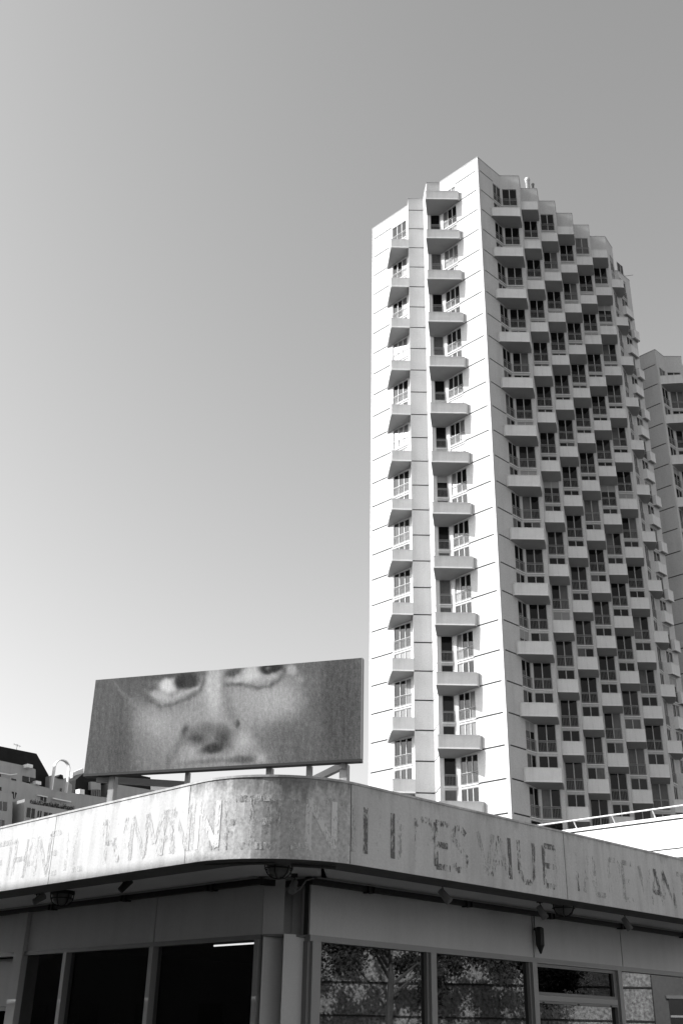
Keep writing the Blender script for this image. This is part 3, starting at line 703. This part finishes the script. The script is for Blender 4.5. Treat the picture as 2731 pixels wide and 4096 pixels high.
# picture plane coordinates (x 0..1 from the left, y 0..1 from the top), traced in a 1392 x 540 layout
def blob(x, y, cx, cy, rx, ry, rot=0.0, p=1.0):
    a = R(rot); dx, dy = x-cx, y-cy; X = (dx*math.cos(a)+dy*math.sin(a))/rx; Y = (-dx*math.sin(a)+dy*math.cos(a))/ry
    return math.exp(-((X*X+Y*Y)**p))
def seg(x, y, pts, w):
    best = 1e9
    for (ax, ay), (bx, by) in zip(pts[:-1], pts[1:]):
        L2 = (bx-ax)**2+(by-ay)**2; tt = max(0, min(1, ((x-ax)*(bx-ax)+(y-ay)*(by-ay))/L2)); best = min(best, math.hypot(x-ax-tt*(bx-ax), y-ay-tt*(by-ay)))
    return math.exp(-(best/w)**2)
def face_tone(u, v):
    # u,v -> layout of the sheet seen in perspective (corners 105,183 / 1497,67 / 1495,592 / 48,670)
    xt, yt = 105+(1497-105)*u, 183+(67-183)*u; xb, yb = 48+(1495-48)*u, 670+(592-670)*u
    x, y = xt+(xb-xt)*v, yt+(yb-yt)*v
    wob = noise.noise(Vector((x*0.03, y*0.03, 1)))*6; x += wob; y += noise.noise(Vector((x*0.03, y*0.03, 7)))*7
    t = 0.33
    ragged = 0.75+0.5*noise.noise(Vector((x*0.03, y*0.03, 12)))
    def mix(val, k):
        nonlocal t; k = max(0, min(1, k)); t = t+(val-t)*k
    mix(0.53, blob(x, y, 720, 400, 420, 360, 0, 2.4)); mix(0.53, blob(x, y, 1030, 260, 190, 190, 0, 1.8)*0.9)
    mix(0.28, blob(x, y, 255, 480, 60, 330, 3, 2)*0.6); mix(0.26, blob(x, y, 1385, 330, 110, 330, 0, 2)*0.7); mix(0.36, blob(x, y, 1265, 260, 45, 400, 0, 1.5)*0.6)
    mix(0.34, blob(x, y, 1140, 500, 150, 110, 10, 1.6)*0.8); mix(0.40, blob(x, y, 980, 470, 70, 40, 40)*0.6)
    mix(0.60, blob(x, y, 440, 410, 110, 70, 10)*0.7); mix(0.61, blob(x, y, 1040, 290, 150, 90, 0, 1.4)*0.75); mix(0.45, blob(x, y, 400, 600, 70, 60)*0.6)
    # left eye: socket, white, iris, rims
    mix(0.31, blob(x, y, 355, 215, 95, 60, 40, 1.6)*0.8); mix(0.27, blob(x, y, 520, 158, 190, 26, -5, 2)*0.9); mix(0.27, blob(x, y, 405, 250, 26, 55, 25)*0.8)
    mix(0.76, blob(x, y, 512, 212, 52, 42, -15, 2.4)*0.97); mix(0.62, blob(x, y, 465, 268, 72, 26, 15, 1.8)*0.9)
    mix(0.17, blob(x, y, 607, 188, 70, 44, -5, 3.0)*0.97); mix(0.11, blob(x, y, 565, 203, 22, 26)*0.9); mix(0.24, blob(x, y, 630, 195, 20, 24)*0.5)
    mix(0.60, seg(x, y, [(545, 268), (610, 248), (688, 212)], 12)*0.8)
    mix(0.28, seg(x, y, [(415, 300), (470, 323), (540, 312), (610, 280), (675, 243), (700, 190), (695, 140)], 12)*0.8*ragged)
    mix(0.38, seg(x, y, [(470, 345), (560, 335), (620, 305)], 18)*0.3)
    mix(0.50, seg(x, y, [(215, 205), (270, 265), (345, 325)], 9)*0.5*ragged); mix(0.48, seg(x, y, [(290, 300), (350, 340)], 8)*0.4)
    # nose bridge
    mix(0.68, blob(x, y, 752, 230, 50, 150, 0, 1.8)*0.85); mix(0.44, seg(x, y, [(805, 190), (815, 270), (840, 350)], 26)*0.6)
    # right eye
    mix(0.26, blob(x, y, 850, 142, 48, 22, -18, 2)*0.9); mix(0.64, blob(x, y, 905, 180, 75, 26, -8, 2)*0.85); mix(0.70, blob(x, y, 950, 145, 52, 42, -15, 2)*0.9)
    mix(0.13, blob(x, y, 1045, 118, 64, 30, -8, 3.0)*0.97); mix(0.36, blob(x, y, 1032, 122, 12, 9)); mix(0.60, blob(x, y, 1020, 172, 66, 16, -12, 2)*0.7)
    mix(0.29, seg(x, y, [(815, 206), (900, 206), (970, 226), (1045, 214), (1095, 175), (1122, 115)], 13)*0.8*ragged); mix(0.63, blob(x, y, 1150, 130, 30, 26, 30, 1.5)*0.8); mix(0.57, blob(x, y, 1195, 180, 28, 22)*0.6)
    # nose tip, nostrils, folds
    mix(0.36, blob(x, y, 740, 485, 130, 78, 6, 3.0)*0.9); mix(0.22, blob(x, y, 664, 488, 42, 22, 5)*0.85); mix(0.46, blob(x, y, 735, 488, 26, 26)*0.7); mix(0.21, blob(x, y, 806, 490, 32, 48, 15)*0.8)
    mix(0.17, blob(x, y, 745, 540, 62, 24, -12, 1.8)*0.9); mix(0.25, blob(x, y, 600, 452, 20, 34, 20, 1.4)*0.85); mix(0.17, blob(x, y, 876, 412, 10, 24, 5, 1.6)*0.9)
    mix(0.40, seg(x, y, [(850, 370), (880, 440), (845, 520)], 20)*0.6)
    mix(0.38, seg(x, y, [(605, 480), (560, 530), (510, 620)], 24)*0.7); mix(0.60, blob(x, y, 640, 555, 50, 30, -30)*0.7)
    mix(0.64, blob(x, y, 910, 500, 55, 50)*0.8); mix(0.40, seg(x, y, [(980, 480), (1040, 530), (1060, 560)], 16)*0.7)
    mix(0.29, blob(x, y, 905, 594, 78, 20, -3, 1.8)*0.85); mix(0.38, blob(x, y, 720, 606, 150, 15, -6, 1.5)*0.7); mix(0.50, blob(x, y, 640, 640, 120, 14, -5)); mix(0.63, blob(x, y, 1002, 588, 32, 30)*0.8)
    t += noise.noise(Vector((x*0.05, y*0.008, 3)))*0.03+noise.noise(Vector((x*0.12, y*0.04, 5)))*0.05+noise.noise(Vector((x*0.5, y*0.5, 8)))*0.05+random.uniform(-0.035, 0.035)
    return max(0.02, min(0.9, t))
vs, fs, cs = [], [], []
for j in range(NY+1):
    for i in range(NX+1):
        u, v = i/NX, j/NY; p = BR_+uB*(BLn*(1-u))+nB*0.005; vs.append((p.x-bb.location.x, p.y-bb.location.y, zt-(zt-zb)*v-bb.location.z)); cs.append(face_tone(u, v))
for j in range(NY):
    for i in range(NX): a = j*(NX+1)+i; fs.append((a, a+NX+1, a+NX+2, a+1))
me = bpy.data.meshes.new('picture_sheet'); me.from_pydata(vs, [], fs); me.materials.append(pic)
ca = me.color_attributes.new('Col', 'FLOAT_COLOR', 'POINT')
buf = []
for c in cs: g = (c**2.2)*1.0; buf += [g, g, g, 1]
ca.data.foreach_set('color', buf)
o = bpy.data.objects.new('picture_sheet', me); link(o); o.parent = bb
pb = MB()
def bbox(mb, s0, s1, o0, o1, z0, z1, mn):
    P = [BR_+uB*s0+nB*o0, BR_+uB*s1+nB*o0, BR_+uB*s1+nB*o1, BR_+uB*s0+nB*o1]; mb.prism([(p.x, p.y) for p in P], z0, z1, mn)
bbox(pb, 0, BLn, 0, -0.16, zb, zt, 'frame_grey'); bbox(pb, -0.02, -0.001, 0.012, -0.16, zb, zt, 'frame_grey')
bbox(pb, 0, BLn, 0.04, -0.22, zb-0.07, zb-0.001, 'dark_steel')
part('panel', pb, bb)
for azm, w, mn in ((-12.05, 0.19, 'post_paint'), (-8.14, 0.12, 'frame_grey'), (-3.76, 0.17, 'frame_grey'), (-1.60, 0.14, 'frame_grey'), (0.28, 0.22, 'post_paint')):
    s = on_az(BR_, uB, azm); q = MB(); bbox(q, s-w/2, s+w/2, -0.17, -0.17-w, RZ-0.01, zb-0.071, mn)
    if mn == 'post_paint': bbox(q, s-w/2-0.004, s-w/2+0.02, -0.165, -0.175-w, RZ, zb-0.075, 'frame_grey')
    part('post', q, bb)
for p, q_ in (((-6.9, 30.55), (-4.45, 31.25)), ((0.2, 28.15), (-0.66, 30.3))):
    q = MB(); q.bar((p[0], p[1]+0.1, zb-0.12), (q_[0], q_[1], zb-0.10), 0.13, 0.18, 'frame_grey'); q.bar((q_[0], q_[1], RZ), (q_[0], q_[1], zb-0.2), 0.10, 0.10, 'frame_grey'); part('brace', q, bb)
# ------------------------------------------------------------------ far housing blocks on the left
import math as _m
CAMM = (Matrix.Rotation(R(90+26.5), 3, 'X') @ Matrix.Rotation(R(1.2), 3, 'Z'))
def on_plane(px, py, P, d):
    """point of the vertical plane (P, d) seen at a survey mark"""
    r = CAMM @ Vector(((px-784)/2412, (1176-py)/2412, -1)); n = V2(d.y, -d.x); t = n.dot(P)/n.dot(V2(r.x, r.y)); return Vector((r.x*t, r.y*t, EYE+r.z*t))
def plate(mb, pts, P, d, depth, mn, org=(0, 2950), sc=400/896):
    q = [on_plane((org[0]+x*sc)/1.7417, (org[1]+y*sc)/1.7417, P, d) for x, y in pts]
    n = V2(d.y, -d.x); n = n if n.dot(P) > 0 else -n
    b = [v+Vector((n.x, n.y, 0))*depth for v in q]; mb.hexa(q, b, mn)
PA = V2(-41.7, 130.0); nA = V2(eR.y, -eR.x); nA = nA if nA.dot(PA) > 0 else -nA
at_ = lambda off: PA+nA*off
blk = thing('apartment_block', 'pale terraced apartment block with a black mansard roof at the left photo edge', 'apartment block', (-41.7, 130, 0), 'terraced blocks behind the shop')
m = MB(); plate(m, [(-160, 45), (330, 145), (440, 340), (428, 452), (372, 440), (325, 400), (322, 285), (250, 262), (-160, 170)], at_(2.0), eR, 8, 'slate'); part('roof', m, blk)
m = MB(); plate(m, [(-160, 172), (250, 260), (322, 286), (322, 366), (205, 342), (205, 400), (-160, 315)], at_(0.6), eR, 6, 'house_render')
plate(m, [(-160, 316), (205, 398), (430, 452), (470, 470), (640, 505), (640, 900), (-160, 900)], at_(0.0), eR, 7, 'house_render')
plate(m, [(-160, 476), (118, 505), (106, 900), (-160, 900)], at_(-4.0), eR, 3.5, 'house_render')
plate(m, [(225, 552), (268, 556), (266, 592), (640, 655), (800, 690), (800, 900), (208, 900)], at_(-5.0), eR, 4.5, 'house_render')
for pts, o_ in (([(-160, 285), (100, 330), (158, 322), (158, 330), (100, 338), (-160, 293)], -0.3), ([(340, 512), (430, 530), (430, 538), (340, 520)], -0.3), ([(480, 540), (640, 572), (640, 582), (480, 550)], -0.5)): plate(m, pts, at_(o_), eR, 0.28, 'house_white')
for pts in ([(250, 235), (298, 245), (298, 275), (250, 265)], [(328, 386), (372, 395), (372, 425), (328, 416)]): plate(m, pts, at_(-0.4), eR, 1.5, 'house_white')
part('wall', m, blk)
for pts, o_, dd in (([(207, 344), (325, 372), (325, 402), (207, 394)], 0.5, 0.3), ([(-10, 318), (12, 322), (12, 356), (-10, 350)], 0.5, .3), ([(108, 366), (148, 374), (148, 388), (108, 380)], -0.08, .1), ([(-10, 440), (17, 445), (17, 478), (-10, 472)], -0.08, .1),  # first plate: dark sheet painted for a shaded loggia recess, no window
        ([(-20, 568), (68, 580), (66, 660), (-20, 645)], -4.08, .1), ([(-20, 735), (44, 742), (42, 800), (-20, 800)], -4.08, .1), ([(250, 628), (318, 640), (312, 724), (242, 712)], -5.08, .1), ([(112, 485), (155, 495), (140, 548), (125, 545)], -0.10, .1),  # last plate: dark sheet painted for the shadowed gap between blocks
        ([(112, 620), (136, 624), (128, 705), (104, 700)], -0.10, .1), ([(370, 522), (420, 532), (418, 572), (368, 562)], -0.1, .1), ([(345, 655), (378, 660), (372, 720), (338, 712)], -5.06, .1), ([(400, 668), (470, 680), (468, 720), (398, 708)], -5.06, .1)):
    m = MB(); plate(m, pts, at_(o_), eR, dd, 'window_dark'); f = part('window', m, blk)
    xs = [p[0] for p in pts]; ys = [p[1] for p in pts]
    if max(ys)-min(ys) > 45: m = MB(); cx = (pts[0][0]+pts[1][0])/2; plate(m, [(cx-2, pts[0][1]+3), (cx+2, pts[0][1]+4), ((pts[2][0]+pts[3][0])/2+2, pts[2][1]-6), ((pts[2][0]+pts[3][0])/2-2, pts[2][1]-7)], at_(o_-0.06), eR, 0.05, 'frame_paint'); part('frame', m, f)
m = MB(); plate(m, [(445, 345), (478, 338), (480, 500), (440, 500)], at_(1.0), eR, 3, 'house_render'); plate(m, [(480, 365), (520, 358), (600, 375), (648, 430), (640, 620), (480, 600)], at_(1.5), eR, 3, 'house_render'); part('stair_tower', m, blk)
m = MB(); plate(m, [(514, 362), (545, 331), (566, 338), (572, 372), (540, 368)], at_(1.3), eR, 2, 'slate'); plate(m, [(545, 455), (560, 457), (548, 535), (532, 530)], at_(1.42), eR, .3, 'window_dark'); part('dormer', m, blk)
m = MB()                               # white arch of bent concrete
Pc = at_(0.2); c0 = on_plane((565*.4464)/1.7417, (2950+275*.4464)/1.7417, Pc, eR); px = 0.0151
def arch_ring(r, dep):
    pts = []
    for k in range(0, 19):
        a = math.pi*(1-k/18); pts.append((r*math.cos(a), r*math.sin(a)))
    return [(-r, -3.6)]+pts+[(r, -3.6)]
ro, ri = arch_ring(1.12, 0), arch_ring(0.99, 0)
def a3(p, dd): v = c0+Vector((eR.x, eR.y, 0))*p[0]+Vector((0, 0, p[1]))+Vector((nA.x, nA.y, 0))*dd; return v
for k in range(len(ro)-1): m.hexa([a3(ro[k], 0), a3(ro[k+1], 0), a3(ri[k+1], 0), a3(ri[k], 0)], [a3(ro[k], 0.55), a3(ro[k+1], 0.55), a3(ri[k+1], 0.55), a3(ri[k], 0.55)], 'house_white')
part('roof_arch', m, blk)
m = MB()
for x0, x1 in ((120, 200), (272, 420), (430, 620)):
    n_b = 0
hv = []
for k in range(900):
    x = 262+random.random()*400; y = 560+(x-262)*0.155+random.gauss(0, 8); p = on_plane((x*.4464)/1.7417, (2950+(y+16)*.4464)/1.7417, at_(-4.9), eR)
    r = 0.13; a_ = Vector((random.uniform(-1, 1), random.uniform(-1, 1), random.uniform(-1, 1)))*r; b2 = Vector((random.uniform(-1, 1), random.uniform(-1, 1), random.uniform(-1, 1)))*r
    p = p+Vector((0, random.uniform(-.1, 1.2), random.uniform(-.2, .2))); m.face([p, p+a_, p+a_+b2, p+b2], 'foliage')
single('terrace_hedge', m, 'dark low hedge along the roof terrace parapet of the left block', 'hedge')
# tiny aerial
m = MB(); c = on_plane((150*.4464)/1.7417, (2950+112*.4464)/1.7417, at_(3), eR); m.tube([c, c+Vector((0, 0, 0.75))], 0.03, 'frame_grey', 6)
m.tube([c+Vector((-0.45, 0, .75)), c+Vector((0.5, 0, .45))], 0.025, 'frame_grey', 6)
for k in range(4): q = c+Vector((-0.4+k*0.25, 0, .72-k*0.08)); m.tube([q-Vector((0, 0, .15)), q+Vector((0, 0, .15))], 0.018, 'frame_grey', 6)
part('aerial', m, blk)
# second block
OR1, S1 = (0, 2900), 700/1568
bl2 = thing('apartment_block', 'second black roofed block seen beneath the left end of the billboard', 'apartment block', (-33, 138, 0), 'terraced blocks behind the shop')
pl = lambda mb, pts, off, dep, mn: plate(mb, pts, at_(off), eR, dep, mn, OR1, S1)
m = MB(); pl(m, [(682, 492), (752, 432), (1130, 424), (1350, 470), (1352, 580), (975, 520), (905, 505), (815, 505), (815, 640), (760, 622), (672, 608)], 3.0, 9, 'slate'); part('roof', m, bl2)
for pts, o_, dp, mn in (([(975, 521), (1352, 581), (1420, 592), (1420, 760), (975, 760)], 2.6, 8, 'house_render'), ([(640, 608), (760, 624), (905, 645), (974, 650), (974, 800), (640, 800)], 1.8, 8, 'house_render'),
        ([(815, 508), (905, 512), (905, 580), (815, 578)], 2.4, 2, 'house_render'), ([(1352, 500), (1600, 505), (1600, 640), (1352, 600)], 16.0, 5, 'house_white')):
    m = MB(); pl(m, pts, o_, dp, mn); part('wall', m, bl2)
m = MB(); pl(m, [(716, 572), (760, 580), (760, 624), (716, 616)], 1.6, 1.0, 'house_white'); part('chimney', m, bl2)
m = MB(); pl(m, [(820, 580), (905, 582), (905, 643), (820, 634)], 2.3, .3, 'window_dark'); f = part('window', m, bl2)
m = MB()
for x in (820, 836, 852, 868, 884, 900): pl(m, [(x, 580), (x+3, 580), (x+2, 640), (x-1, 640)], 1.75, .04, 'rail_metal')
part('railing', m, bl2)
m = MB(); pl(m, [(968, 590), (985, 592), (982, 650), (964, 648)], 2.5, .1, 'window_dark'); part('window', m, bl2)
# pale return wall
m = MB(); pl(m, [(655, 425), (750, 388), (752, 432), (684, 492), (676, 545), (662, 500), (650, 470)], 5.0, 0.6, 'house_white')
part('return_wall', m, bl2)
# ------------------------------------------------------------------ street surroundings mirrored in the shop glass
gw = thing('garden_wall', 'rough rendered wall across the side street, mirrored in the right shop windows', 'wall', (31, 26, 0))
m = MB(); m.box((31.4, 28, 3.4), (0.4, 34, 3.5), 'stone_wall'); part('wall', m, gw)
m = MB()
for z in (2.35, 3.6, 4.9): m.box((30.97, 28, z), (0.03, 34, 0.03), 'joint')
part('ledge', m, gw)
m = MB(); m.box((30.95, 37, 3.35), (0.10, 8.4, 3.55), 'dull_render'); part('rendered_wall', m, gw)
for y in (30.2, 34.0):
    m = MB(); m.box((30.84, y, 2.2), (0.03, 1.0, 1.0), 'window_dark'); f = part('window', m, gw)
    m = MB(); m.box((30.78, y, 2.2), (0.02, 0.05, 1.0), 'frame_paint'); m.box((30.76, y, 2.55), (0.02, 1.0, 0.04), 'frame_paint'); m.box((30.76, y, 3.26), (0.04, 1.1, 0.06), 'frame_grey'); part('frame', m, f)
def tree(x, y, h, cr, label):
    t = thing('street_tree', label, 'tree', (x, y, 0), 'street trees beside the rough wall')
    m = MB(); tips = []
    m.tube([(x, y, -0.1), (x+.08, y, h*.25), (x-.05, y+.1, h*.5), (x, y, h*.7)], [.2, .16, .12, .07], 'bark', 8)
    for k in range(7):
        a = k*0.9+random.random(); z0 = h*(.35+.05*k); L_ = cr*random.uniform(.6, .95); e = Vector((x+math.cos(a)*L_, y+math.sin(a)*L_, z0+cr*.55)); m.tube([(x, y, z0), tuple((Vector((x, y, z0))+e)/2+Vector((0, 0, .15))), tuple(e)], [.07, .045, .02], 'bark', 6); tips.append(e)
    part('trunk', m, t); c = MB()
    cl = [(e+Vector([random.gauss(0, cr*.22) for _ in range(3)]), random.uniform(.3, .6)) for e in tips for _ in range(6)]
    for cc, r in cl:
        for _ in range(380):
            p = cc+Vector([random.gauss(0, r*.5) for _ in range(3)]); s = 0.09; a_ = Vector([random.uniform(-s, s) for _ in range(3)]); b2 = Vector([random.uniform(-s, s) for _ in range(3)]); c.face([p, p+a_, p+a_+b2, p+b2], 'foliage')
    part('crown', c, t)
tree(27.2, 13.2, 7.0, 2.2, 'leafy street tree nearest the camera beside the rough wall'); tree(27.6, 17.8, 7.3, 2.4, 'leafy street tree in the middle of the row beside the rough wall'); tree(27.2, 23.2, 6.9, 2.0, 'leafy street tree farthest along the rough wall')
# unseen building added to shade the left shop wall and darken its panes
c0_ = V2(-11, 6.7); nn = V2(-0.7206, -0.6934)
lb = thing('added_shade_building', 'added unseen building across the left street, sized to shade the shop wall', 'building', (c0_.x+eL.x*10, c0_.y+eL.y*10, 0))
m = MB(); path_ = (c0_-FL).dot(nL)/V2(SUN.x, SUN.y).dot(nL); HB = ZB+path_*SUN.z+0.04; print('street building height', HB)
P = [c0_-eL*14, c0_+eL*34, c0_+eL*34+nn*8, c0_-eL*14+nn*8]; m.prism([(p.x, p.y) for p in P], -0.1, HB, 'dull_render'); part('wall', m, lb)
for i in range(12):
    for z in (1.0, 4.2, 7.0):
        m = MB(); a = c0_+eL*(-12+i*3.8)-nn*0.02; b = a+eL*1.3; m.hexa([(a.x, a.y, z), (b.x, b.y, z), (b.x+nn.x*.03, b.y+nn.y*.03, z), (a.x+nn.x*.03, a.y+nn.y*.03, z)], [(a.x, a.y, z+1.5), (b.x, b.y, z+1.5), (b.x+nn.x*.03, b.y+nn.y*.03, z+1.5), (a.x+nn.x*.03, a.y+nn.y*.03, z+1.5)], 'window_dark'); part('window', m, lb)
m = MB(); m.prism([(p.x, p.y) for p in [fpath(SL, -1.2)[0]]+[fpath(s, -1.2)[0] for s in srange(0, ARC, .3)]+[fpath(SR, -1.2)[0]]+far], -0.13, 0.0, 'paving'); single('pavement', m, kind='structure')
